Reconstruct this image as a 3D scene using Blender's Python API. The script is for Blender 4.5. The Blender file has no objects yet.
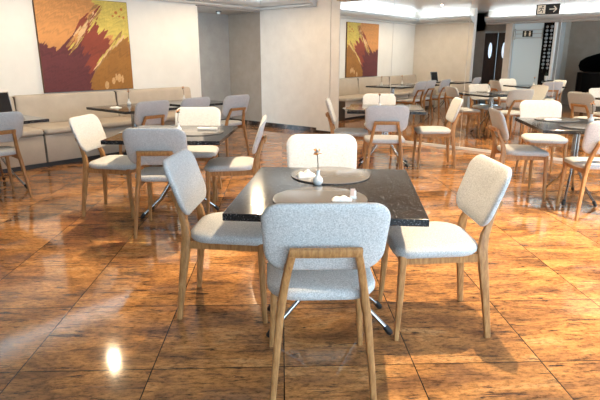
import bpy, bmesh, math, random
from mathutils import Vector, Matrix
random.seed(7)
PI = math.pi
S = bpy.context.scene
COL = S.collection
H = 1.28                                   # eye height
TH = math.radians(40.15)                   # the camera's heading, against the walls
TILE = TH + math.radians(2.0)              # heading of the floor tiles and most tables
sT, cT = math.sin(TH), math.cos(TH)
def W(lat, fw, z=0.0):                     # a plan position given right of / ahead of the photographer
    return Vector((lat*cT - fw*sT, lat*sT + fw*cT, z))

# ------------------------------------------------------------------ materials
def new_mat(name):
    m = bpy.data.materials.new(name); m.use_nodes = True
    nt = m.node_tree
    return m, nt, nt.nodes['Principled BSDF']
def setp(b, **k):
    for a, v in k.items():
        b.inputs[a].default_value = v
def rgb(c): return (c[0], c[1], c[2], 1.0)
def simple(name, c, rough=.5, metal=0., spec=.5, **k):
    m, nt, b = new_mat(name)
    setp(b, **{'Base Color': rgb(c), 'Roughness': rough, 'Metallic': metal, 'Specular IOR Level': spec}, **k)
    return m
def ramp(nt, stops):
    r = nt.nodes.new('ShaderNodeValToRGB')
    e = r.color_ramp.elements
    while len(e) < len(stops): e.new(.5)
    for q, (p, c) in zip(e, stops): q.position = p; q.color = rgb(c)
    return r
def noisy(name, stops, scale, rough, stretch=(1, 1, 1), detail=4., bump=0., bscale=None, metal=0., spec=.5, rot=0.):
    m, nt, b = new_mat(name)
    tc = nt.nodes.new('ShaderNodeTexCoord'); mp = nt.nodes.new('ShaderNodeMapping')
    mp.inputs['Scale'].default_value = stretch
    mp.inputs['Rotation'].default_value = (0, 0, rot)
    nt.links.new(tc.outputs['Object'], mp.inputs['Vector'])
    n = nt.nodes.new('ShaderNodeTexNoise'); n.inputs['Scale'].default_value = scale; n.inputs['Detail'].default_value = detail
    n.inputs['Roughness'].default_value = .65
    nt.links.new(mp.outputs['Vector'], n.inputs['Vector'])
    r = ramp(nt, stops); nt.links.new(n.outputs['Fac'], r.inputs['Fac'])
    nt.links.new(r.outputs['Color'], b.inputs['Base Color'])
    setp(b, **{'Roughness': rough, 'Metallic': metal, 'Specular IOR Level': spec})
    if bump:
        n2 = nt.nodes.new('ShaderNodeTexNoise'); n2.inputs['Scale'].default_value = bscale or scale
        n2.inputs['Detail'].default_value = 2.
        nt.links.new(mp.outputs['Vector'], n2.inputs['Vector'])
        bp = nt.nodes.new('ShaderNodeBump'); bp.inputs['Strength'].default_value = bump; bp.inputs['Distance'].default_value = .004
        nt.links.new(n2.outputs['Fac'], bp.inputs['Height']); nt.links.new(bp.outputs['Normal'], b.inputs['Normal'])
    return m
M = {}
M['fabric'] = noisy('linen_fabric', [(.33, (.37, .375, .375)), (.5, (.55, .552, .55)), (.67, (.71, .705, .695))], 190, .95, bump=.3, bscale=330, spec=.15)
M['oak'] = noisy('oak_wood', [(.3, (.27, .12, .042)), (.55, (.46, .23, .085)), (.75, (.58, .32, .14))], 14, .42, stretch=(6, 6, 1), spec=.4)
M['granite'] = noisy('black_granite', [(.45, (.012, .012, .014)), (.60, (.03, .031, .034)), (.67, (.42, .43, .45))], 140, .12, spec=.35)
M['chrome'] = simple('chrome', (.45, .455, .46), .2, 1.)
M['rubber'] = simple('black_plastic', (.012, .012, .012), .5)
M['mat'] = simple('smoked_glass', (.020, .015, .012), .12, 0., .16)
M['matrim'] = simple('glass_rim', (.16, .15, .145), .12, 0., .7)
M['ceramic'] = simple('white_ceramic', (.86, .85, .83), .15)
M['paper'] = simple('white_paper_napkin', (.88, .86, .82), .85)
M['stem'] = simple('dry_stem', (.05, .04, .02), .8)
M['petal'] = simple('orange_dried_petal', (.55, .22, .06), .8)
M['petal2'] = simple('pale_dried_petal', (.62, .56, .5), .8)
M['wall'] = noisy('painted_plaster', [(.3, (.82, .80, .76)), (.7, (.87, .85, .81))], 3, .75, bump=.08, bscale=60, spec=.2)
M['beige'] = noisy('beige_plaster', [(.3, (.70, .645, .58)), (.7, (.77, .715, .65))], 5, .7, bump=.08, bscale=60, spec=.25)
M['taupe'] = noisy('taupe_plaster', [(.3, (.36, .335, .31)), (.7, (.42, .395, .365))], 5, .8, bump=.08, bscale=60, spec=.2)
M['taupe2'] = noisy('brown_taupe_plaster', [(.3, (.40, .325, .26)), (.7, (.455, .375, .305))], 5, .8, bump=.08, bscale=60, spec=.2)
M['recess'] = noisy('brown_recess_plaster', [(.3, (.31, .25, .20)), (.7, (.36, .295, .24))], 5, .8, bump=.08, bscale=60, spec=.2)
M['ceil'] = simple('ceiling_cream', (.68, .655, .62), .3, 0., .4)
M['cornice'] = simple('grey_gloss_moulding', (.62, .615, .60), .3, 0., .5)
M['trimw'] = simple('white_trim', (.86, .85, .83), .5)
M['trimb'] = simple('oak_trim', (.50, .34, .2), .5)
M['leather'] = noisy('beige_leatherette', [(.3, (.50, .43, .35)), (.7, (.585, .51, .425))], 4, .5, bump=.06, bscale=90, spec=.35)
M['seam'] = simple('dark_seam', (.10, .08, .065), .8)
M['plinth'] = simple('dark_plinth', (.03, .022, .018), .4)
M['marble'] = noisy('dark_marble', [(.4, (.02, .014, .012)), (.55, (.06, .04, .03)), (.7, (.28, .2, .16))], 7, .2, detail=8)
M['doorwood'] = noisy('dark_door_wood', [(.3, (.035, .017, .012)), (.7, (.075, .036, .024))], 6, .35, stretch=(4, 4, .5))
M['black'] = simple('black_lacquer', (.006, .006, .007), .45, 0., .08)
M['screen'] = simple('dark_screen', (.01, .01, .012), .2)
M['panel'] = simple('pale_blue_glass_added_glow', (.50, .60, .65), .25, **{'Emission Color': (.62, .78, .88, 1), 'Emission Strength': .10})  # faint emission added to brighten the panel; no lamp stands behind it
M['steel'] = simple('grey_steel', (.42, .44, .46), .3, 1.)
M['mirror'] = simple('mirror_glass', (.90, .905, .89), .0, 1.)
M['signblack'] = simple('sign_black', (.01, .012, .012), .4)
M['signcream'] = simple('sign_cream', (.88, .82, .66), .5)
M['silver'] = simple('silver_plate', (.65, .66, .67), .25, 1.)
M['leaf'] = simple('dark_leaf', (.02, .035, .02), .6)
def emis(name, c, s):
    m, nt, b = new_mat(name)
    setp(b, **{'Base Color': rgb(c), 'Emission Color': rgb(c), 'Emission Strength': s}); return m
M['cove'] = emis('cove_led_light', (.80, .91, 1.), 5.)
M['lamp'] = emis('warm_lamp_lens', (1., .74, .42), 9.)
M['oval'] = emis('lit_oval_window', (.72, .84, 1.), .55)

def floor_mat():
    m, nt, b = new_mat('polished_brown_stone_tiles')
    N = nt.nodes.new; L = nt.links.new
    tc = N('ShaderNodeTexCoord'); mp = N('ShaderNodeMapping')
    o = W(*TILE_O)
    mp.vector_type = 'TEXTURE'
    mp.inputs['Location'].default_value = (o.x, o.y, 0); mp.inputs['Rotation'].default_value = (0, 0, TILE)
    L(tc.outputs['Object'], mp.inputs['Vector'])
    sc = N('ShaderNodeVectorMath'); sc.operation = 'DIVIDE'; sc.inputs[1].default_value = (TW, TD, 1)
    L(mp.outputs['Vector'], sc.inputs[0])
    fl = N('ShaderNodeVectorMath'); fl.operation = 'FLOOR'; L(sc.outputs[0], fl.inputs[0])
    fr = N('ShaderNodeVectorMath'); fr.operation = 'FRACTION'; L(sc.outputs[0], fr.inputs[0])
    wn = N('ShaderNodeTexWhiteNoise'); wn.noise_dimensions = '2D'; L(fl.outputs[0], wn.inputs['Vector'])
    off = N('ShaderNodeVectorMath'); off.operation = 'SCALE'; off.inputs['Scale'].default_value = 37.; L(wn.outputs['Color'], off.inputs[0])
    ad = N('ShaderNodeVectorMath'); ad.operation = 'ADD'; L(mp.outputs['Vector'], ad.inputs[0]); L(off.outputs[0], ad.inputs[1])
    def nz(scale, st, det, rough=.6, dist=0.):
        k = N('ShaderNodeMapping'); k.inputs['Scale'].default_value = st; L(ad.outputs[0], k.inputs['Vector'])
        n = N('ShaderNodeTexNoise'); n.inputs['Scale'].default_value = scale; n.inputs['Detail'].default_value = det
        n.inputs['Roughness'].default_value = rough; n.inputs['Distortion'].default_value = dist
        L(k.outputs[0], n.inputs['Vector']); return n.outputs['Fac']
    big = nz(2.2, (1, 2.6, 1), 6, .65, .5)
    c1 = ramp(nt, [(.27, (.10, .05, .03)), (.42, (.27, .128, .054)), (.56, (.50, .232, .080)), (.74, (.62, .36, .16))]); L(big, c1.inputs['Fac'])
    streak = nz(7., (.8, 5, 1), 8, .72, .8)
    r2 = ramp(nt, [(.36, (1, 1, 1)), (.46, (0, 0, 0))]); L(streak, r2.inputs['Fac'])
    mx = N('ShaderNodeMix'); mx.data_type = 'RGBA'; L(r2.outputs[0], mx.inputs['Factor']); L(c1.outputs[0], mx.inputs['A']); mx.inputs['B'].default_value = rgb((.06, .038, .03))
    fleck = nz(30., (1, 2.2, 1), 5, .8)
    r3 = ramp(nt, [(.33, (.35, .35, .35)), (.5, (1, 1, 1)), (.66, (1.35, 1.3, 1.25))]); L(fleck, r3.inputs['Fac'])
    mu = N('ShaderNodeMix'); mu.data_type = 'RGBA'; mu.blend_type = 'MULTIPLY'; mu.inputs['Factor'].default_value = 1.
    L(mx.outputs['Result'], mu.inputs['A']); L(r3.outputs[0], mu.inputs['B'])
    pale = nz(4., (.7, 6, 1), 7, .7, .6)
    r4 = ramp(nt, [(.66, (0, 0, 0)), (.74, (.7, .7, .7))]); L(pale, r4.inputs['Fac'])
    m3 = N('ShaderNodeMix'); m3.data_type = 'RGBA'; L(r4.outputs[0], m3.inputs['Factor']); L(mu.outputs['Result'], m3.inputs['A']); m3.inputs['B'].default_value = rgb((.42, .38, .34))
    # joints
    sx = N('ShaderNodeSeparateXYZ'); L(fr.outputs[0], sx.inputs[0])
    def near(sock):
        a = N('ShaderNodeMath'); a.operation = 'SUBTRACT'; L(sock, a.inputs[0]); a.inputs[1].default_value = .5
        c = N('ShaderNodeMath'); c.operation = 'ABSOLUTE'; L(a.outputs[0], c.inputs[0])
        d = N('ShaderNodeMath'); d.operation = 'GREATER_THAN'; L(c.outputs[0], d.inputs[0]); d.inputs[1].default_value = .5 - .0042
        return d.outputs[0]
    mm = N('ShaderNodeMath'); mm.operation = 'MAXIMUM'; L(near(sx.outputs['X']), mm.inputs[0]); L(near(sx.outputs['Y']), mm.inputs[1])
    m4 = N('ShaderNodeMix'); m4.data_type = 'RGBA'; L(mm.outputs[0], m4.inputs['Factor']); L(m3.outputs['Result'], m4.inputs['A']); m4.inputs['B'].default_value = rgb((.022, .014, .010))
    L(m4.outputs['Result'], b.inputs['Base Color'])
    rr = N('ShaderNodeMapRange'); rr.inputs['To Min'].default_value = .04; rr.inputs['To Max'].default_value = .12; L(fleck, rr.inputs['Value'])
    L(rr.outputs[0], b.inputs['Roughness'])
    setp(b, **{'Specular IOR Level': .42})
    return m
TW, TD = .560, .585
TILE_O = (-.068, 1.96)
M['floor'] = floor_mat()

# ------------------------------------------------------------------ mesh helpers
def link(name, bm, mat, parent=None, smooth=True, loc=None):
    me = bpy.data.meshes.new(name)
    bmesh.ops.recalc_face_normals(bm, faces=bm.faces)
    bm.to_mesh(me); bm.free()
    for m in (mat if isinstance(mat, (list, tuple)) else [mat]): me.materials.append(M[m] if isinstance(m, str) else m)
    if smooth:
        for p in me.polygons: p.use_smooth = True
        try: me.set_sharp_from_angle(angle=math.radians(38))
        except Exception: pass
    o = bpy.data.objects.new(name, me); COL.objects.link(o)
    if parent: o.parent = parent
    if loc is not None: o.location = loc
    return o
def tag(o, label, cat, group=None):
    o['label'] = label; o['category'] = cat
    if group: o['group'] = group
    return o
def thing(name, label, cat, loc=(0, 0, 0), rz=0., group=None):
    o = bpy.data.objects.new(name, None); COL.objects.link(o)
    o.empty_display_size = .1; o.location = loc; o.rotation_euler = (0, 0, rz)
    return tag(o, label, cat, group)
def struct(name, bm, mat, smooth=False, parent=None):
    o = link(name, bm, mat, parent, smooth)
    if not parent: o['kind'] = 'structure'
    return o
def box(bm, x0, x1, y0, y1, z0, z1, bev=0., seg=2):
    r = bmesh.ops.create_cube(bm, size=1.)
    vs = r['verts']
    for v in vs:
        v.co = Vector(((x0+x1)/2 + v.co.x*(x1-x0), (y0+y1)/2 + v.co.y*(y1-y0), (z0+z1)/2 + v.co.z*(z1-z0)))
    if bev:
        es = list({e for v in vs for e in v.link_edges})
        bmesh.ops.bevel(bm, geom=es, offset=bev, segments=seg, profile=.5, affect='EDGES')
    return bm
def B(*a, **k): return box(bmesh.new(), *a, **k)
def sweep(bm, pts, sizes, n=8, sq=.55, cap=True, ref=Vector((1, 0, 0))):
    """a bar along pts; sizes = (width along ref, depth) per point; superelliptic section"""
    pts = [Vector(p) for p in pts]; rings = []
    for i, p in enumerate(pts):
        t = (pts[min(i+1, len(pts)-1)] - pts[max(i-1, 0)]).normalized()
        u = (ref - t*ref.dot(t)).normalized(); v = t.cross(u)
        a, b = sizes[i] if isinstance(sizes, list) else sizes
        ring = []
        for k in range(n):
            an = 2*PI*(k+.5)/n
            c, s = math.cos(an), math.sin(an)
            ring.append(bm.verts.new(p + u*(a/2*math.copysign(abs(c)**sq, c)) + v*(b/2*math.copysign(abs(s)**sq, s))))
        rings.append(ring)
    for a, b in zip(rings, rings[1:]):
        for k in range(n): bm.faces.new((a[k], a[(k+1) % n], b[(k+1) % n], b[k]))
    if cap: bm.faces.new(rings[0]); bm.faces.new(rings[-1])
    return bm
def tube(bm, pts, r, n=10):
    pts = [Vector(p) for p in pts]
    t = (pts[-1]-pts[0]); ref = Vector((1, 0, 0)) if abs(t.normalized().x) < .9 else Vector((0, 1, 0))
    rs = r if isinstance(r, list) else [r]*len(pts)
    return sweep(bm, pts, [(2*q, 2*q) for q in rs], n, 1., True, ref)
def lathe(bm, prof, n=24, c=(0, 0, 0)):
    rings = []
    for r, z in prof:
        if r < 1e-5: rings.append([bm.verts.new((c[0], c[1], c[2]+z))])
        else: rings.append([bm.verts.new((c[0]+r*math.cos(2*PI*k/n), c[1]+r*math.sin(2*PI*k/n), c[2]+z)) for k in range(n)])
    for a, b in zip(rings, rings[1:]):
        for k in range(n):
            k2 = (k+1) % n
            if len(a) == 1 and len(b) == 1: continue
            if len(a) == 1: bm.faces.new((a[0], b[k2], b[k]))
            elif len(b) == 1: bm.faces.new((a[k], a[k2], b[0]))
            else: bm.faces.new((a[k], a[k2], b[k2], b[k]))
    for q in (rings[0], rings[-1]):
        if len(q) > 1: bm.faces.new(q)
    return bm
def rrect(a, b, r, n=6):
    """rounded rectangle outline; r = radius or four radii (ur, ul, ll, lr)"""
    rs = r if isinstance(r, (tuple, list)) else (r,)*4
    out = []
    for (sx, sy, a0), q in zip(((1, 1, 0), (-1, 1, 90), (-1, -1, 180), (1, -1, 270)), rs):
        for k in range(n+1):
            t = math.radians(a0 + 90*k/n)
            out.append((sx*(a-q) + q*math.cos(t), sy*(b-q) + q*math.sin(t)))
    return out
def cushion(bm, a, b, r, prof, f, n=7):
    """stack of inset rounded outlines; prof = [(inset, w)], f maps (u, v, w) to a point"""
    rings = []
    for ins, w in prof:
        rs = [max(q-ins, .006) for q in (r if isinstance(r, (tuple, list)) else (r,)*4)]
        rings.append([bm.verts.new(f(u, v, w)) for u, v in rrect(a-ins, b-ins, rs, n)])
    m = len(rings[0])
    for p, q in zip(rings, rings[1:]):
        for k in range(m): bm.faces.new((p[k], p[(k+1) % m], q[(k+1) % m], q[k]))
    bm.faces.new(rings[0]); bm.faces.new(rings[-1])
    return bm
def prism(bm, poly, z0, z1):
    lo = [bm.verts.new((x, y, z0)) for x, y in poly]; hi = [bm.verts.new((x, y, z1)) for x, y in poly]
    n = len(poly)
    bm.faces.new(lo); bm.faces.new(hi)
    for k in range(n): bm.faces.new((lo[k], lo[(k+1) % n], hi[(k+1) % n], hi[k]))
    return bm
def kids(o): return [c for c in bpy.data.objects if c.parent == o]
def dup(root, loc, rz, label, group=None):
    r = root.copy(); COL.objects.link(r); r.location = loc; r.rotation_euler = (0, 0, rz)
    r['label'] = label
    if group: r['group'] = group
    for ch in kids(root):
        c = ch.copy(); COL.objects.link(c); c.parent = r
        for g in kids(ch):
            d = g.copy(); COL.objects.link(d); d.parent = c
    return r

# ------------------------------------------------------------------ the room
YM = 7.15                                  # front of the mirrors
XL = -7.0                                  # wall with the painting
CZ = 2.42
bm = bmesh.new(); box(bm, -9, 3.2, -3.4, 7.9, -.06, 0)
struct('floor', bm, 'floor')
struct('ceiling', B(-9, 3.2, -3.4, 7.9, CZ, CZ+.08), 'ceil')
struct('wall_left', B(XL-.14, XL, 1.14, 5.70, 0, CZ), 'wall')
struct('trim_1', B(XL-.15, XL+.008, 5.70, 5.725, 0, 2.07), 'trimw')
# recess at the end of the painting wall
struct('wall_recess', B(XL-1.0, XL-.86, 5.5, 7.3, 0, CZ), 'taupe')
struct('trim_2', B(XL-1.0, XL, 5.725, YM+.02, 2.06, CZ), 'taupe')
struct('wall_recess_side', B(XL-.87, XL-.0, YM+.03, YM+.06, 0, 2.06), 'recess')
struct('baseboard_recess', B(XL-.86, XL-.845, 5.6, YM+.0, 0, .09), 'marble')
XP = -5.65                                 # pilaster
struct('wall_far', B(XL-1.0, 3.2, YM+.06, YM+.2, 0, CZ), 'beige')
struct('wall_far_plaster', B(XL+.0, XP, YM+.02, YM+.06, 0, CZ), 'beige')
bm = bmesh.new(); box(bm, XP, -5.37, YM-.012, YM+.06, 0, CZ); struct('trim_3', bm, 'beige')
bm = bmesh.new(); box(bm, -5.36, -5.19, YM-.012, YM+.06, 0, CZ); struct('trim_4', bm, 'beige')
struct('baseboard_far', B(XL-.86, XP, YM+.003, YM+.021, 0, .085), 'marble')
struct('trim_5', B(XP, -5.19, YM-.024, YM-.012, 0, .05), 'marble')
# cornice with its light trough
CPROF = [(0, 2.09), (.10, 2.09), (.115, 2.10), (.11, 2.125), (.09, 2.135), (.15, 2.14), (.20, 2.16), (.225, 2.19), (.225, 2.225), (.205, 2.25), (.17, 2.255), (.17, 2.235), (.02, 2.235), (0, 2.235)]
def cornice(name, p0, p1, nrm):
    bm = bmesh.new(); p0 = Vector(p0); p1 = Vector(p1); n = Vector(nrm)
    rr = [[bm.verts.new(p + n*d + Vector((0, 0, z))) for d, z in CPROF] for p in (p0, p1)]
    m = len(CPROF)
    for k in range(m): bm.faces.new((rr[0][k], rr[0][(k+1) % m], rr[1][(k+1) % m], rr[1][k]))
    for r in rr: bm.faces.new(r)
    return struct(name, bm, 'cornice', smooth=True)
cornice('trim_6', (XL, 1.28, 0), (XL, YM+.02, 0), (1, 0, 0))
cornice('trim_7', (XL, YM+.02, 0), (XP-.03, YM+.02, 0), (0, -1, 0))
cornice('trim_8', (XL, 1.28, 0), (-5.40, 1.28, 0), (0, 1, 0))
cornice('trim_9', (-5.40, .42, 0), (-1.6, .42, 0), (0, 1, 0))
def strip(label, x0, x1, y0, y1):
    tag(link('cove_light', B(x0, x1, y0, y1, 2.236, 2.25), 'cove', None, False), label, 'light', 'cove light strips')
strip('cool white light strip on the cornice above the large painting', XL+.03, XL+.13, 1.45, 6.9)
strip('cool white light strip on the short cornice over the plain pillar wall', XL+.3, XP-.1, YM-.11, YM-.03)
strip('cool white light strip on the cornice across the reflected beige wall', XL+.2, -5.5, 1.31, 1.41)
strip('cool white light strip on the cornice over the reflected doors and piano', -5.3, -1.7, .45, .55)
struct('trim_10', B(-5.19, 3.1, YM-.10, YM+.06, 2.13, CZ), 'trimb')
# near end of the room, seen in the mirrors
struct('wall_near', B(XL, -5.40, 1.13, 1.28, 0, CZ), 'beige')
struct('wall_passage', B(-6.15, -6.0, -.3, 1.13, 0, CZ), 'beige')
struct('wall_back', B(-6.15, -4.9, -.36, -.24, 1.95, CZ), 'taupe')
struct('wall_doorway', B(-6.4, -5.70, -.36, -.24, 0, CZ), 'taupe')
struct('wall_pier', B(-4.96, -4.80, -.36, .30, 0, CZ), 'beige')
struct('wall_panel', B(-4.80, -3.72, -.36, .12, 0, CZ), 'taupe')
struct('wall_behind', B(-4.02, 1.4, -1.95, -1.8, 0, CZ), 'taupe2')
struct('wall_side', B(-4.1, -3.96, -1.95, -.36, 0, CZ), 'taupe2')
struct('trim_11', B(-5.4, -1.6, .17, .42, 2.09, CZ), 'beige')
# windows to the right of the camera
for k, (y0, y1) in enumerate(((-3.0, -.9), (-.7, 1.4), (1.6, 3.7), (3.9, 6.0))):
    bm = bmesh.new()
    box(bm, 2.70, 2.78, y0-.1, y0, 0, CZ); box(bm, 2.70, 2.78, y1, y1+.1, 0, CZ)
    box(bm, 2.70, 2.78, y0, y1, 0, .35); box(bm, 2.70, 2.78, y0, y1, 2.25, CZ)
    box(bm, 2.715, 2.765, (y0+y1)/2-.03, (y0+y1)/2+.03, .35, 2.25)
    struct('window_%d' % (k+1), bm, 'trimw')
    L = bpy.data.lights.new('window_portal', 'AREA'); L.shape = 'RECTANGLE'; L.size = 1.9; L.size_y = y1-y0
    L.cycles.is_portal = True
    o = bpy.data.objects.new('window_portal', L); COL.objects.link(o); o.location = (2.82, (y0+y1)/2, 1.3); o.rotation_euler = (0, math.radians(90), 0)
struct('wall_right', B(2.70, 2.78, 6.1, YM+.06, 0, CZ), 'wall')

# mirrors
MX = (-5.19, -4.21, -3.03, -1.87, -.61)
MLAB = ('narrow mirror panel beside the beige pilaster, reflecting the painting and banquette',
        'mirror panel reflecting the row of grey chairs along the banquette',
        'wide mirror panel reflecting the dark double doors and pale blue panel',
        'mirror panel reflecting the black piano, behind the right-hand table')
for k in range(4):
    t = thing('mirror_panel', MLAB[k], 'mirror', ((MX[k]+MX[k+1])/2, YM, 0), 0, 'mirror panels on the far wall')
    w = (MX[k+1]-MX[k])/2
    link('mirror_glass', B(-w+.005, w-.0005, .0, .012, .035, 2.125), 'mirror', t, False)
    link('edge_strip', B(-w+.0005, -w+.0045, -.0015, .012, .035, 2.125), 'cornice', t, False)
    link('bottom_channel', B(-w+.0005, w-.0005, -.022, .012, .0, .034, bev=.003), 'cornice', t, False)
# exit sign stuck on the mirror
t = thing('exit_sign', 'black exit sign with running man and arrow, fixed high on the mirror', 'sign', (-2.045, YM-.006, 1.84))
link('sign_plate', B(-.135, .135, -.006, .004, -.055, .065), 'signblack', t, False)
def strokes(bm, segs, y=-.0075, r=.006):
    for a, b in segs:
        sweep(bm, [(a[0], y, a[1]), (b[0], y, b[1])], (.003, 2*r), 4, 1., True, Vector((0, 1, 0)))
bm = bmesh.new(); strokes(bm, [((.02, .005), (.105, .005)), ((.105, .005), (.07, .04)), ((.105, .005), (.07, -.03))], r=.0085)
link('arrow', bm, 'signcream', t, False)
bm = bmesh.new()
box(bm, -.118, -.025, -.008, -.006, -.045, .055)
link('pictogram_field', bm, 'signcream', t, False)
bm = bmesh.new(); y = -.0095
lathe(bm, [(0, 0), (.010, .001), (.010, .003), (0, .004)], 10)
bmesh.ops.rotate(bm, verts=bm.verts, matrix=Matrix.Rotation(PI/2, 3, 'X')); bmesh.ops.translate(bm, verts=bm.verts, vec=(-.058, y+.001, .04))
strokes(bm, [((-.064, .026), (-.075, .0)), ((-.064, .024), (-.045, .012)), ((-.066, .022), (-.088, .022)), ((-.088, .022), (-.096, .008)), ((-.075, .0), (-.055, -.012)), ((-.055, -.012), (-.056, -.036)), ((-.075, .0), (-.088, -.02)), ((-.088, -.02), (-.108, -.022))], y, .0055)
link('running_man', bm, 'signblack', t, False)

# painting
def painting():
    t = thing('painting', 'large abstract painting in maroon, ochre and yellow on the white wall', 'painting', (XL, 3.775, 1.428))
    hw, hh = .655, .60
    link('canvas_edge', B(.002, .034, -hw, hw, -hh, hh, bev=.004), simple('canvas_edge', (.13, .07, .035), .8), t, False)
    nx, nz = 170, 150
    bm = bmesh.new(); lay = bm.verts.layers.float_color.new('paint')
    rnd = random.Random(3)
    def poly(p, x):
        for (x0, y0), (x1, y1) in zip(p, p[1:]):
            if x0 <= x <= x1: return y0 + (y1-y0)*(x-x0)/(x1-x0)
        return p[-1][1]
    jag = [rnd.uniform(-1, 1) for _ in range(400)]
    def sn(q):
        i = math.floor(q); f = q-i; f = f*f*(3-2*f); return jag[i % 400]*(1-f)+jag[(i+1) % 400]*f
    def jit(q, a): return a*jag[int(q*160) % 400]
    OC = (.60, .27, .085); MAR = (.125, .025, .028); RED = (.25, .045, .022); YEL = (.62, .48, .10); BRN = (.32, .135, .022); TAN = (.68, .44, .22)
    strokesL = []
    for _ in range(46):
        q = rnd.uniform(0, 1)
        strokesL.append((.30+.36*q+rnd.uniform(-.05, .05), .47+.45*q+rnd.uniform(-.05, .05), rnd.uniform(.03, .10), rnd.choice((OC, TAN, RED, (.33, .16, .05), YEL))))
    for _ in range(24):
        q = rnd.uniform(0, 1)
        strokesL.append((.60+.32*q, .28+.36*q+rnd.uniform(-.04, .04), rnd.uniform(.04, .09), rnd.choice((TAN, BRN, (.30, .16, .05), YEL))))
    smud = [(.68, .05, .025, .045), (.765, .10, .02, .04), (.835, .13, .025, .05), (.875, .115, .014, .045), (.80, .14, .012, .04)]
    spots = [(.86, .88, .018), (.93, .92, .016), (.90, .84, .012), (.95, .83, .014), (.82, .84, .012)]
    vs = []
    for j in range(nz+1):
        for i in range(nx+1):
            u, v = i/nx, j/nz
            q = u*.78-v*.62; sh = sn(q*38)*.055 + sn(q*95+9)*.035 + sn(u*3+v*3+5)*.03
            x, y = u+.62*sh, v+.78*sh
            c = OC
            top = poly([(-.2, .56), (.0, .54), (.22, .50), (.34, .60), (.46, .80), (.55, .86), (.66, .74), (.74, .55), (.80, .55), (1.2, .5)], x)
            edge = poly([(-.2, .47), (0, .47), (.15, .49), (.3, .55), (.47, .66), (.6, .78), (1.2, .8)], y)
            if y < top and x < edge+.08: c = RED if x > .36+.30*max(0, .75-y) and y > .25 else MAR
            if x >= edge+.08 - .12*max(0, .5-y): c = BRN
            if x > .62+.1*abs(y-.8) and y > .60 + .18*max(0, .85-x) : c = YEL
            for (a, b, s, sc) in strokesL:
                p, q = (x-a), (y-b)
                al = (p*.62+q*.78); ac = (p*.78-q*.62)
                if abs(al) < s and abs(ac) < .010: c = sc
            for a, b, ra, rb in smud:
                if ((u-a)/ra)**2 + ((v-b-.25*(u-a))/rb)**2 < 1: c = (.60, .36, .16)
            for a, b, r_ in spots:
                if (u-a)**2+(v-b)**2 < r_*r_: c = (.50, .16, .03)
            g = 1 + .16*sn(q*70+40) + .10*sn(u*9)*sn(v*9+3)
            w = bm.verts.new((.0355, (u-.5)*2*(hw-.006), (v-.5)*2*(hh-.006))); w[lay] = (c[0]*g, c[1]*g, c[2]*g, 1); vs.append(w)
    for j in range(nz):
        for i in range(nx):
            a = j*(nx+1)+i; bm.faces.new((vs[a], vs[a+1], vs[a+nx+2], vs[a+nx+1]))
    m, nt, b = new_mat('oil_paint'); at = nt.nodes.new('ShaderNodeAttribute'); at.attribute_name = 'paint'
    nt.links.new(at.outputs['Color'], b.inputs['Base Color']); setp(b, Roughness=.6)
    link('canvas', bm, m, t, False)
painting()

# smoke detector in the recess
t = thing('smoke_detector', 'small white smoke detector on the low recess ceiling', 'detector', (-7.36, 6.50, 2.06))
link('base', lathe(bmesh.new(), [(0, 0), (.05, 0), (.05, -.014), (0, -.014)], 20), simple('detector_dark', (.06, .06, .06), .5), t)
link('sensor_head', lathe(bmesh.new(), [(0, -.014), (.03, -.014), (.026, -.05), (.0, -.054)], 20), 'ceramic', t)

# ------------------------------------------------------------------ banquette
def banquette():
    t = thing('banquette', 'long beige upholstered banquette under the painting along the left wall', 'bench', (XL, 1.28, 0))
    L = 5.42-1.28
    link('plinth', B(.012, .68, .012, L-.02, 0, .055), 'plinth', t, False)
    ys = [0, 1.42-.0, 2.80, L]
    fronts = [0, 1.47, 2.86, L]
    for a, b in zip(fronts, fronts[1:]):
        link('base_panel', B(.02, .72, a+.004, b-.004, .055, .385, bev=.012), 'leather', t)
        bm = bmesh.new()
        cushion(bm, (.60)/2, (b-a)/2-.003, .05, [(.06, .072), (.03, .070), (.012, .062), (.003, .045), (0, .03), (.004, .012), (.014, .002), (.03, 0)], lambda u, v, w: (.445+u, (a+b)/2+v, .388+w))
        link('seat_cushion', bm, 'leather', t)
    for a, b in zip(ys, ys[1:]):
        bm = bmesh.new()
        cushion(bm, (b-a)/2-.004, .19, (.04, .04, .02, .02), [(.05, .10), (.02, .098), (.006, .088), (0, .07), (0, .0)], lambda u, v, w: (.06+w*.9-.13*(v+.19)/.38*.35+.02, (a+b)/2+u, .628+v))
        link('backrest', bm, 'leather', t)
        if b < L:
            link('seam', B(.03, .132, b-.006, b+.006, .46, .805), 'seam', t, False)
            link('seam', B(.7, .723, b+.03, b+.045, .056, .44), 'seam', t, False)
    link('end_panel', B(.015, .73, L-.002, L+.015, 0, .40, bev=.004), simple('end_panel_brown', (.10, .07, .05), .5), t, False)
    link('wall_filler', B(.045, .07, .004, L-.01, .44, .78), 'leather', t, False)
banquette()

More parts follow.
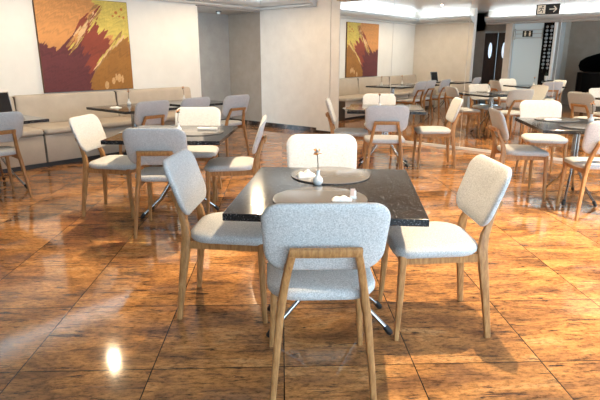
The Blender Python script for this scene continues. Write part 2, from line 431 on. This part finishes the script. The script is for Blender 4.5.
# ------------------------------------------------------------------ the chair
def make_chair(label):
    t = thing('dining_chair', label, 'chair', group='upholstered dining chairs')
    bm = bmesh.new()
    def fs(u, v, w):
        k = 1 - .05*(v < 0)*abs(v)/.2
        dome = .010*(1-(u/.22)**2)*(1-(v/.2)**2)
        return (u*k, v, .409+w + (dome if w > .03 else 0) - .012*max(0, v-.08)/.12)
    cushion(bm, .216, .203, (.085, .085, .12, .12), [(.19, .047), (.10, .047), (.05, .0465), (.022, .044), (.007, .038), (0, .026), (.002, .012), (.010, .003), (.03, 0)], fs)
    link('seat', bm, 'fabric', t)
    bm = bmesh.new()
    def fb(u, v, w):
        x = u*(1+.03*v/.14)
        y = -.252 - .34*v + .024*(u/.23)**2 + w
        return (x, y, .674+v*.98 + .1*w)
    cushion(bm, .219, .141, (.072, .072, .082, .082), [(.132, -.016), (.09, -.016), (.05, -.016), (.02, -.0155), (.007, -.012), (.001, -.006), (0, 0), (.001, .006), (.007, .012), (.02, .0155), (.05, .017), (.09, .018), (.132, .018)], fb, 8)
    link('backrest', bm, 'fabric', t)
    for s in (-1, 1):
        bm = sweep(bmesh.new(), [(s*.194, -.256, 0), (s*.178, -.236, .18), (s*.161, -.214, .36), (s*.152, -.208, .42), (s*.142, -.216, .49), (s*.129, -.241, .56), (s*.112, -.272, .637)],
                   [(.022, .028), (.027, .036), (.031, .046), (.031, .048), (.030, .040), (.029, .029), (.028, .025)], 12, .6)
        link('rear_leg', bm, 'oak', t)
        bm = sweep(bmesh.new(), [(s*.204, .182, 0), (s*.192, .172, .2), (s*.182, .165, .412)], [(.022, .022), (.030, .030), (.036, .036)], 12, .6)
        link('front_leg', bm, 'oak', t)
    bm = sweep(bmesh.new(), [(-.1245, -.281, .634), (-.07, -.286, .635), (0, -.288, .635), (.07, -.286, .635), (.1245, -.281, .634)], (.022, .036), 10, .6, True, Vector((0, 1, .3)))
    link('back_bracket', bm, 'oak', t)
    bm = bmesh.new()
    for q in (-1, 1):
        sweep(bm, [(q*.152, -.205, .389), (q*.176, .16, .389)], (.020, .044), 4, .3)
    box(bm, -.165, .165, .150, .170, .367, .411); box(bm, -.150, .150, -.10, -.08, .385, .412)
    link('seat_frame', bm, 'oak', t, False)
    return t
proto = None
def chair(lat, fw, head, label):
    """pad top at (lat, fw); head = direction the sitter looks, degrees from straight ahead, clockwise"""
    global proto
    a = math.radians(head); p = W(lat + .30*math.sin(a), fw + .30*math.cos(a))
    rz = TH - a
    if proto is None:
        proto = make_chair(label); proto.location = p; proto.rotation_euler = (0, 0, rz); return proto
    return dup(proto, p, rz, label)
T0 = -2.
# table in front
chair(.09, 1.65, T0, 'nearest chair in front, its grey-blue back and wooden bracket facing us')
chair(-.64, 2.58, 94, 'chair at the left side of the nearest table, tilted grey-blue back')
chair(.925, 2.40, -90+T0, 'chair at the right side of the nearest table, cream tall back facing left')
chair(.135, 3.28, 180+T0, 'chair at the far side of the nearest table, behind the flower vase')
# table behind to the left
chair(-1.01, 3.55, T0+2, 'grey-blue chair back with bracket, nearest at the second table on the left')
chair(-1.82, 4.33, 97, 'cream chair at left side of the second table, before the banquette')
chair(-.99, 5.12, 180+T0, 'cream chair facing us across the second table on the left')
chair(-.27, 4.23, -90+T0, 'chair seen edge-on at right side of the second table, before the plain pillar wall')
# along the banquette: given in room axes
def chair_room(x, y, rz, label): return dup(proto, (x, y, 0), rz, label)
chair_room(-5.26, 1.80, PI/2, 'grey chair cut by the left edge of the picture, facing the banquette')
chair_room(-5.30, 3.43, PI/2, 'grey chair under the painting, facing the banquette table behind it')
chair_room(-5.33, 4.06, PI/2, 'grey chair at the banquette, half hidden behind the cream chair back')
chair_room(-5.25, 4.66, PI/2, 'grey chair with visible wooden bracket beside the recess, last along the banquette')
# table by the pilaster
chair(.88, 5.27, 5, 'grey chair back with wooden bracket at the table before the mirrors')
chair(.30, 6.14, 96, 'cream chair seen edge-on in front of the pilaster')
chair(1.05, 7.05, 180, 'cream chair facing us at the far side of the table before the mirrors')
chair(1.90, 6.26, -86, 'cream chair at right side of the table before the mirrors')
# table at the right
chair(1.80, 4.90, 95, 'greyish chair at the left side of the right-hand table, facing right')
chair(2.70, 5.93, 190, 'pale chair at the far side of the right-hand table, close to the mirror')
chair(2.43, 3.96, 8, 'pale chair nearest to us at the right-hand table, cut by the right edge')

# ------------------------------------------------------------------ the tables
TZ = .695
def make_table(w, d, label, spin=0):
    t = thing('cafe_table', label, 'table', group='square black granite tables')
    bm = bmesh.new(); box(bm, -w/2, w/2, -d/2, d/2, TZ-.03, TZ, bev=.003)
    link('tabletop', bm, 'granite', t, False)
    link('mounting_plate', B(-.16, .16, -.16, .16, TZ-.038, TZ-.03), 'rubber', t, False)
    bm = lathe(bmesh.new(), [(0, .36), (.024, .36), (.024, TZ-.038), (0, TZ-.038)], 16)
    link('pole', bm, 'chrome', t)
    for k in range(4):
        a = math.radians((25, 155, 205, 335)[k]+spin); c, s = math.cos(a), math.sin(a)
        pts = [(.028, TZ-.04), (.028, .42), (.034, .37), (.055, .31), (.16, .16), (.31, .028)]
        lg = link('leg', tube(bmesh.new(), [(r*c, r*s, z) for r, z in pts], .0115, 10), 'chrome', t)
        tip = tube(bmesh.new(), [(r*c, r*s, z) for r, z in ((.292, .046), (.316, .018), (.323, .0105))], [.0145, .0155, .0105], 10)
        for v in tip.verts: v.co.z = max(v.co.z, 0)
        link('foot', tip, 'rubber', lg)
    return t
def table_at(lat, fw, head, w, d, label, spin=0):
    t = make_table(w, d, label, spin); t.location = W(lat, fw); t.rotation_euler = (0, 0, TH-math.radians(head)); return t
tA = table_at(.135, 2.338, 5.6, .79, .90, 'nearest black granite table, set for two with a flower vase', 8)
tB = table_at(-1.0, 4.18, 2., .87, .88, 'black granite table on the left between the front table and the banquette')
tD = table_at(1.02, 6.27, 8., .87, .88, 'black granite table in front of the pilaster and first mirror')
tE = table_at(2.52, 4.72, 8.5, .87, .95, 'black granite table at the right edge before the mirrors', 90)
def table_room(x, y, label):
    t = make_table(.86, .74, label); t.location = (x, y, 0); return t
tC1 = table_room(-5.63, 1.97, 'banquette table cut by the left edge of the picture')
tC2 = table_room(-5.66, 3.57, 'banquette table directly under the painting')
tC3 = table_room(-5.72, 4.50, 'banquette table beyond the painting, nearest the recess')

# ------------------------------------------------------------------ on the tables
TLAB = {}
def placemat(p, label):
    t = thing('glass_placemat', label, 'placemat', p, 0, 'round glass placemats')
    link('disc', lathe(bmesh.new(), [(0, 0), (.195, 0), (.195, .006), (0, .006)], 48), 'mat', t)
    link('rim', lathe(bmesh.new(), [(.195, 0), (.2, .001), (.2015, .0035), (.2, .0062), (.195, .0065)], 48), 'matrim', t)
    return t
def vase(p, label, s=1.):
    t = thing('bud_vase', label, 'vase', p, 0, 'white bud vases')
    link('body', lathe(bmesh.new(), [(0, 0), (.016*s, 0), (.022*s, .008*s), (.0245*s, .02*s), (.021*s, .032*s), (.011*s, .043*s), (.0085*s, .052*s), (.0095*s, .066*s), (.012*s, .07*s), (.0085*s, .069*s), (.006*s, .05*s), (0, .05*s)], 20), 'ceramic', t)
    f = tag_f = thing('dried_flower', 'dried orange flower standing in the ' + label, 'flower', p, random.uniform(0, 6), 'dried flowers in the vases')
    link('stem', tube(bmesh.new(), [(0, 0, .051*s), (.002, .001, .10*s), (-.006, .002, .150*s)], .0022*s, 6), 'stem', f)
    for nm, mt, n, rr in (('petals', 'petal', 9, .016), ('pale_petals', 'petal2', 6, .014), ('dark_calyx', 'stem', 6, .012)):
        bm = bmesh.new()
        for k in range(n):
            a = random.uniform(0, 2*PI); e = random.uniform(-.6, 1.3) if nm != 'dark_calyx' else random.uniform(-1.4, -.3)
            c = Vector((-.006, .002, .157*s)); d = Vector((math.cos(a)*math.cos(e), math.sin(a)*math.cos(e), math.sin(e)))
            r = bmesh.ops.create_icosphere(bm, subdivisions=1, radius=1.)
            q = d.to_track_quat('X', 'Z').to_matrix()
            for v in r['verts']:
                v.co = c + d*rr*.8*s + q @ Vector((v.co.x*rr*.7*s, v.co.y*rr*.38*s, v.co.z*rr*.2*s))
        link(nm, bm, mt, f)
    return t
def napkin(p, rz, label, w=.05, l=.09, hgt=.03):
    rnd = random.Random(int(abs(p[0])*1000))
    bm = bmesh.new(); n, m = 14, 8; vs = []
    for lay in (0, 1):
        for j in range(m+1):
            for i in range(n+1):
                u, v = i/n*2-1, j/m*2-1
                r = max(0, 1-u*u)*max(0, 1-v*v)
                x = u*l/2*(1-.12*v*v); y = v*w/2*(1-.25*max(0, u))
                z = lay*(.003 + hgt*(r**.55)*(.62+.38*math.sin(5.2*u+2.1*v+rnd.random()*.6)*math.cos(3*v-u)))
                vs.append(bm.verts.new((x, y, max(z, 0) if lay else 0)))
    K = (n+1)*(m+1)
    for lay in (0, 1):
        for j in range(m):
            for i in range(n):
                a = lay*K + j*(n+1)+i; bm.faces.new((vs[a], vs[a+1], vs[a+n+2], vs[a+n+1]))
    rim = [j*0+i for i in range(n+1)] + [j*(n+1)+n for j in range(1, m+1)] + [m*(n+1)+i for i in range(n-1, -1, -1)] + [j*(n+1) for j in range(m-1, 0, -1)]
    for a, b in zip(rim, rim[1:]+rim[:1]): bm.faces.new((vs[a], vs[b], vs[b+K], vs[a+K]))
    o = tag(link('napkin', bm, 'paper', None, True, p), label, 'napkin', 'folded white napkins')
    o.rotation_euler = (0, 0, rz); return o
zt = TZ; zm = TZ+.0066
placemat(W(.155, 2.60, zt), 'round smoked glass placemat at the far side of the nearest table')
placemat(W(.085, 2.135, zt), 'round smoked glass placemat behind the nearest chair back')
vase(W(.085, 2.405, zt), 'white bud vase on the nearest table')
napkin(W(.03, 2.55, zm), TH+.3, 'crumpled white napkin on the far placemat of the nearest table', .06, .10, .035)
napkin(W(.175, 2.10, zm), TH-.1, 'white napkin on the near placemat, behind the nearest chair back', .05, .085, .02)
t = thing('salt_packet_holder', 'tiny white sachet holder beside the near napkin', 'holder', W(.225, 2.13, zm), TH)
link('holder', B(-.014, .014, -.01, .01, 0, .012, bev=.002), 'ceramic', t)
link('sachet', B(-.012, .008, -.003, .002, .012, .042, bev=.001), simple('sachet_pink', (.75, .55, .47), .6), t)
link('sachet', B(.004, .013, -.004, .004, .012, .034, bev=.001), 'paper', t)
# left second table
placemat(W(-.82, 4.18, zt), 'round glass placemat on the second table on the left')
vase(W(-.98, 4.2, zt), 'white bud vase on the second table on the left', 1.05)
t = thing('cutlery_roll', 'white cutlery roll lying across the placemat of the second table', 'cutlery', W(-.74, 4.27, zm), TH-.1)
link('napkin_roll', sweep(bmesh.new(), [(-.1, 0, .012), (0, 0, .013), (.06, 0, .012)], (.034, .022), 10, .8, True, Vector((0, 1, 0))), 'paper', t)
link('knife', B(-.02, .115, -.004, .004, .024, .028), 'silver', t, False)
# table by the mirrors
placemat(W(.70, 6.15, zt), 'round glass placemat at the left of the table before the mirrors')
placemat(W(1.24, 6.12, zt), 'round glass placemat at the right of the table before the mirrors')
vase(W(.95, 6.30, zt), 'white bud vase on the table before the mirrors', 1.0)
# right-hand table
placemat(W(2.48, 5.05, zt), 'round glass placemat at the far side of the right-hand table')
placemat(W(2.48, 4.52, zt), 'round glass placemat at the near side of the right-hand table')
vase(W(2.69, 4.83, zt), 'white bud vase on the right-hand table', 1.1)
napkin(W(2.42, 5.0, zm), TH, 'white napkin on the far placemat of the right-hand table', .06, .16, .012)
# banquette tables
vase(Vector((-5.95, 3.70, zt)), 'white bud vase on the banquette table under the painting', 1.1)
vase(Vector((-5.95, 4.56, zt)), 'white bud vase on the banquette table nearest the recess', 1.1)
napkin(Vector((-5.72, 3.38, zt)), .5, 'white napkin on the banquette table under the painting', .07, .14, .02)
t = thing('plate', 'white plate on the banquette table at the left edge', 'plate', (-5.50, 2.14, zt))
link('dish', lathe(bmesh.new(), [(0, 0), (.05, 0), (.09, .014), (.092, .017), (.05, .006), (0, .006)], 28), 'ceramic', t)
napkin(Vector((-5.50, 2.14, zt+.0175)), .2, 'white napkin on the plate at the left edge', .07, .10, .02)
# framed screen standing on the left table
t = thing('tabletop_screen', 'black tabletop screen standing on the banquette table at the left edge', 'screen', (-5.90, 2.17, zt), math.radians(10))
bm = box(bmesh.new(), -.012, .0, -.135, .135, 0, .24, bev=.003); bmesh.ops.rotate(bm, verts=bm.verts, matrix=Matrix.Rotation(math.radians(-12), 3, 'Y'))
link('frame', bm, 'silver', t, False)
bm = box(bmesh.new(), .0, .0025, -.123, .123, .014, .228); bmesh.ops.rotate(bm, verts=bm.verts, matrix=Matrix.Rotation(math.radians(-12), 3, 'Y'))
link('display', bm, 'screen', t, False)
bm = box(bmesh.new(), -.10, -.0, -.06, .06, 0, .012, bev=.003)
link('stand', bm, 'silver', t, False)

# ------------------------------------------------------------------ seen in the mirrors: the near end of the room
YD = -.24
for k, (x0, x1) in enumerate(((-5.69, -5.345), (-5.335, -4.97))):
    d = thing('door_%d' % (k+1), ('dark wooden swing door with oval window, next to the beige wall end, in the mirror', 'dark wooden swing door with oval window, next to the pale blue panel, in the mirror')[k], 'door', ((x0+x1)/2, YD, 0))
    d['kind'] = 'structure'
    w = (x1-x0)/2
    link('door_leaf', B(-w, w, -.045, 0, .01, 1.90, bev=.003), 'doorwood', d, False)
    bm = lathe(bmesh.new(), [(0, 0), (1, 0), (1, .01), (0, .01)], 32)
    for v in bm.verts: v.co = Vector((v.co.x*.052, v.co.z*.8, 1.45+v.co.y*.205))
    link('oval_window', bm, 'oval', d, False)
    bm = bmesh.new(); rr = []
    for kk in range(32):
        a = 2*PI*kk/32
        rr.append([bm.verts.new((math.cos(a)*(.052+e), y, 1.45+math.sin(a)*(.205+e))) for e, y in ((0, 0), (0, .016), (.022, .016), (.022, 0))])
    for kk in range(32):
        a, b = rr[kk], rr[(kk+1) % 32]
        for q in range(4): bm.faces.new((a[q], a[(q+1) % 4], b[(q+1) % 4], b[q]))
    link('window_ring', bm, 'black', d, True)
    link('kick_plate', B(-w+.02, w-.02, 0, .003, .05, .22), 'steel', d, False)
struct('trim_12', B(-5.70, -4.96, YD-.05, YD+.015, 1.90, 1.95), 'steel')
t = thing('blue_panel', 'tall pale blue glass panel with three steel rails, in the mirror', 'panel', (-4.42, .17, 0))
link('sheet', B(-.37, .35, -.03, 0, .02, 2.09), 'panel', t, False)
for z in (1.74, 1.84, 1.93): link('rail', tube(bmesh.new(), [(-.37, .035, z), (.35, .035, z)], .009, 8), 'steel', t)
for s in (-.34, .33): link('standoff', B(s-.012, s+.012, 0, .05, 1.70, 1.97), 'steel', t, False)
t = thing('restroom_sign', 'small black restroom sign with pale figures on the blue panel rails, in the mirror', 'sign', (-4.44, .225, 1.84))
link('sign_plate', B(-.12, .12, -.008, .0, -.075, .075), 'signblack', t, False)
for x in (-.055, .055):
    bm = bmesh.new()
    lathe(bm, [(0, 0), (.017, .001), (.017, .003), (0, .004)], 12)
    bmesh.ops.rotate(bm, verts=bm.verts, matrix=Matrix.Rotation(-PI/2, 3, 'X')); bmesh.ops.translate(bm, verts=bm.verts, vec=(x, 0, .045))
    box(bm, x-.022, x+.022, 0, .003, -.02, .025); box(bm, x-.016, x-.003, 0, .003, -.06, -.02); box(bm, x+.003, x+.016, 0, .003, -.06, -.02)
    link('figure', bm, 'signcream', t, False)
# dark niche with glass bead strands
struct('trim_13', B(-4.08, -3.82, .12, .19, .02, 2.09), 'black')
struct('trim_14', B(-3.82, -3.775, .12, .26, 0, 2.09), 'trimw')
for sx in (-3.985, -3.88):
    t = thing('glass_bead_strand', 'strand of grey glass beads in the dark niche, %s, in the mirror' % ('beside the blue panel' if sx < -3.93 else 'beside the white frame'), 'ornament', (sx, .235, 0), 0, 'hanging glass bead strands')
    link('cord', tube(bmesh.new(), [(0, 0, .9), (0, 0, 2.09)], .003, 6), 'stem', t)
    bm = bmesh.new()
    for k in range(12):
        bmesh.ops.create_icosphere(bm, subdivisions=2, radius=random.uniform(.026, .044), matrix=Matrix.Translation((random.uniform(-.006, .006), 0, 1.02+.088*k)))
    link('beads', bm, simple('grey_glass_bead', (.38, .42, .46), .12, .3), t)
# stool table
t = thing('side_table', 'small round dark side table on thin legs before the back wall, in the mirror', 'table', (-3.55, .78, 0))
link('top', lathe(bmesh.new(), [(0, .71), (.24, .71), (.25, .72), (.25, .735), (.24, .74), (0, .74)], 36), 'black', t)
link('rim', lathe(bmesh.new(), [(.245, .688), (.255, .69), (.255, .712), (.245, .71)], 36), 'silver', t)
for k in range(4):
    a = PI/4+PI/2*k; c, s = math.cos(a), math.sin(a)
    link('leg', tube(bmesh.new(), [(.18*c, .18*s, .71), (.21*c, .21*s, 0)], .011, 8), 'black', t)
t = thing('potted_plant', 'small white pot with dark leaves on the round side table, in the mirror', 'plant', (-3.71, .82, .74))
link('pot', lathe(bmesh.new(), [(0, 0), (.035, 0), (.045, .11), (.04, .11), (0, .10)], 20), 'ceramic', t)
bm = bmesh.new()
for k in range(12):
    a = random.uniform(0, 6.28); e = random.uniform(.5, 1.4); l = random.uniform(.06, .12)
    d = Vector((math.cos(a)*math.cos(e), math.sin(a)*math.cos(e), math.sin(e)))
    sweep(bm, [Vector((0, 0, .095)), Vector((0, 0, .1))+d*l*.5, Vector((0, 0, .1))+d*l], [(.004, .004), (.022, .004), (.003, .003)], 6, 1., True, Vector((-math.sin(a), math.cos(a), 0)))
link('foliage', bm, 'leaf', t)
# piano
def piano():
    t = thing('grand_piano', 'black grand piano with raised lid at the back of the room, in the mirror', 'piano', (-2.71, -.52, 0))
    out = [(-.74, -.62), (-.73, -.35), (-.66, -.12), (-.5, .08), (-.25, .25), (.05, .40), (.35, .58), (.6, .72), (.95, .72), (.95, -.72), (-.66, -.72)]
    link('case', prism(bmesh.new(), out, .44, .90), 'black', t, False)
    lid = [q for q in out if q[0] < .55 and q[1] > -.7] + [(.55, .70), (.55, -.72), (-.66, -.72)]
    bm = prism(bmesh.new(), lid, 0, .022); a = math.radians(26)
    for v in bm.verts:
        y, z = v.co.y+.72, v.co.z
        v.co.y = -.72 + y*math.cos(a) - z*math.sin(a); v.co.z = .904 + y*math.sin(a) + z*math.cos(a)
    link('lid', bm, 'black', t, False)
    link('lid_prop', tube(bmesh.new(), [(.30, .50, .90), (.30, .30, 1.34)], .008, 8), 'black', t)
    link('key_bed', B(.80, 1.12, -.66, .66, .50, .64, bev=.01), 'black', t, False)
    link('music_desk', box(bmesh.new(), .60, .63, -.55, .55, .90, 1.20, bev=.008), 'black', t, False)
    link('keys', B(.95, 1.10, -.60, .60, .64, .66), 'ceramic', t, False)
    for x, y in ((-.5, -.35), (.8, -.55), (.8, .55)):
        link('leg', sweep(bmesh.new(), [(x, y, 0), (x, y, .06), (x, y, .5)], [(.06, .06), (.07, .07), (.11, .11)], 8, .7), 'black', t)
    link('pedal_lyre', B(.3, .34, -.12, .12, .04, .5, bev=.006), 'black', t, False)
piano()

# ------------------------------------------------------------------ lamps
def downlight(x, y, e, cone, label):
    t = thing('downlight', label, 'lamp', (x, y, CZ), 0, 'recessed ceiling downlights')
    link('ring', lathe(bmesh.new(), [(.036, 0), (.058, 0), (.056, -.006), (.036, -.008)], 24), 'trimw', t)
    link('lens', lathe(bmesh.new(), [(0, -.001), (.034, -.001), (.034, -.004), (0, -.004)], 20), 'lamp', t)
    L = bpy.data.lights.new('downlight_beam', 'SPOT'); L.energy = e; L.color = (1., .78, .50)
    L.spot_size = math.radians(cone); L.spot_blend = .45; L.shadow_soft_size = .016
    o = bpy.data.objects.new('downlight_beam', L); COL.objects.link(o); o.location = (x, y, CZ-.03)
DL = [(-5.5, 2.9, 44, 172), (-3.25, 2.8, 135, 90), (-1.08, 2.68, 160, 86), (-3.0, 5.9, 120, 94), (-1.2, 6.1, 135, 94), (-5.6, 5.6, 46, 172), (.35, 4.3, 430, 94)]
DN = ['nearest the painting', 'above the second table on the left', 'above the nearest table', 'above the table before the mirrors', 'above the right-hand table', 'beside the pilaster, added to brighten it', 'over the right side, added to brighten the floor']  # last two are added lamps, lifting the pilaster wall and the right floor
for (x, y, e, cn), n in zip(DL, DN): downlight(x, y, e, cn, 'small warm recessed downlight in the ceiling ' + n)

w = bpy.data.worlds.new('daylight'); S.world = w; w.use_nodes = True
bg = w.node_tree.nodes['Background']; bg.inputs[0].default_value = (.57, .81, 1., 1); bg.inputs[1].default_value = 4.4

# ------------------------------------------------------------------ camera
cam = bpy.data.cameras.new('camera'); co = bpy.data.objects.new('camera', cam); COL.objects.link(co)
cam.sensor_width = 36.; cam.lens = 520/600*36.; cam.clip_start = .05
co.location = (0, 0, H); co.rotation_euler = (PI/2 - math.atan(143/520), 0, TH)
S.camera = co
S.view_settings.view_transform = 'Standard'; S.view_settings.look = 'None'; S.view_settings.gamma = 1.; S.view_settings.use_curve_mapping = False
S.view_settings.exposure = 1.0
S.cycles.max_bounces = 10; S.cycles.diffuse_bounces = 5; S.cycles.glossy_bounces = 5
S.cycles.use_denoising = True; S.cycles.sample_clamp_indirect = 6.
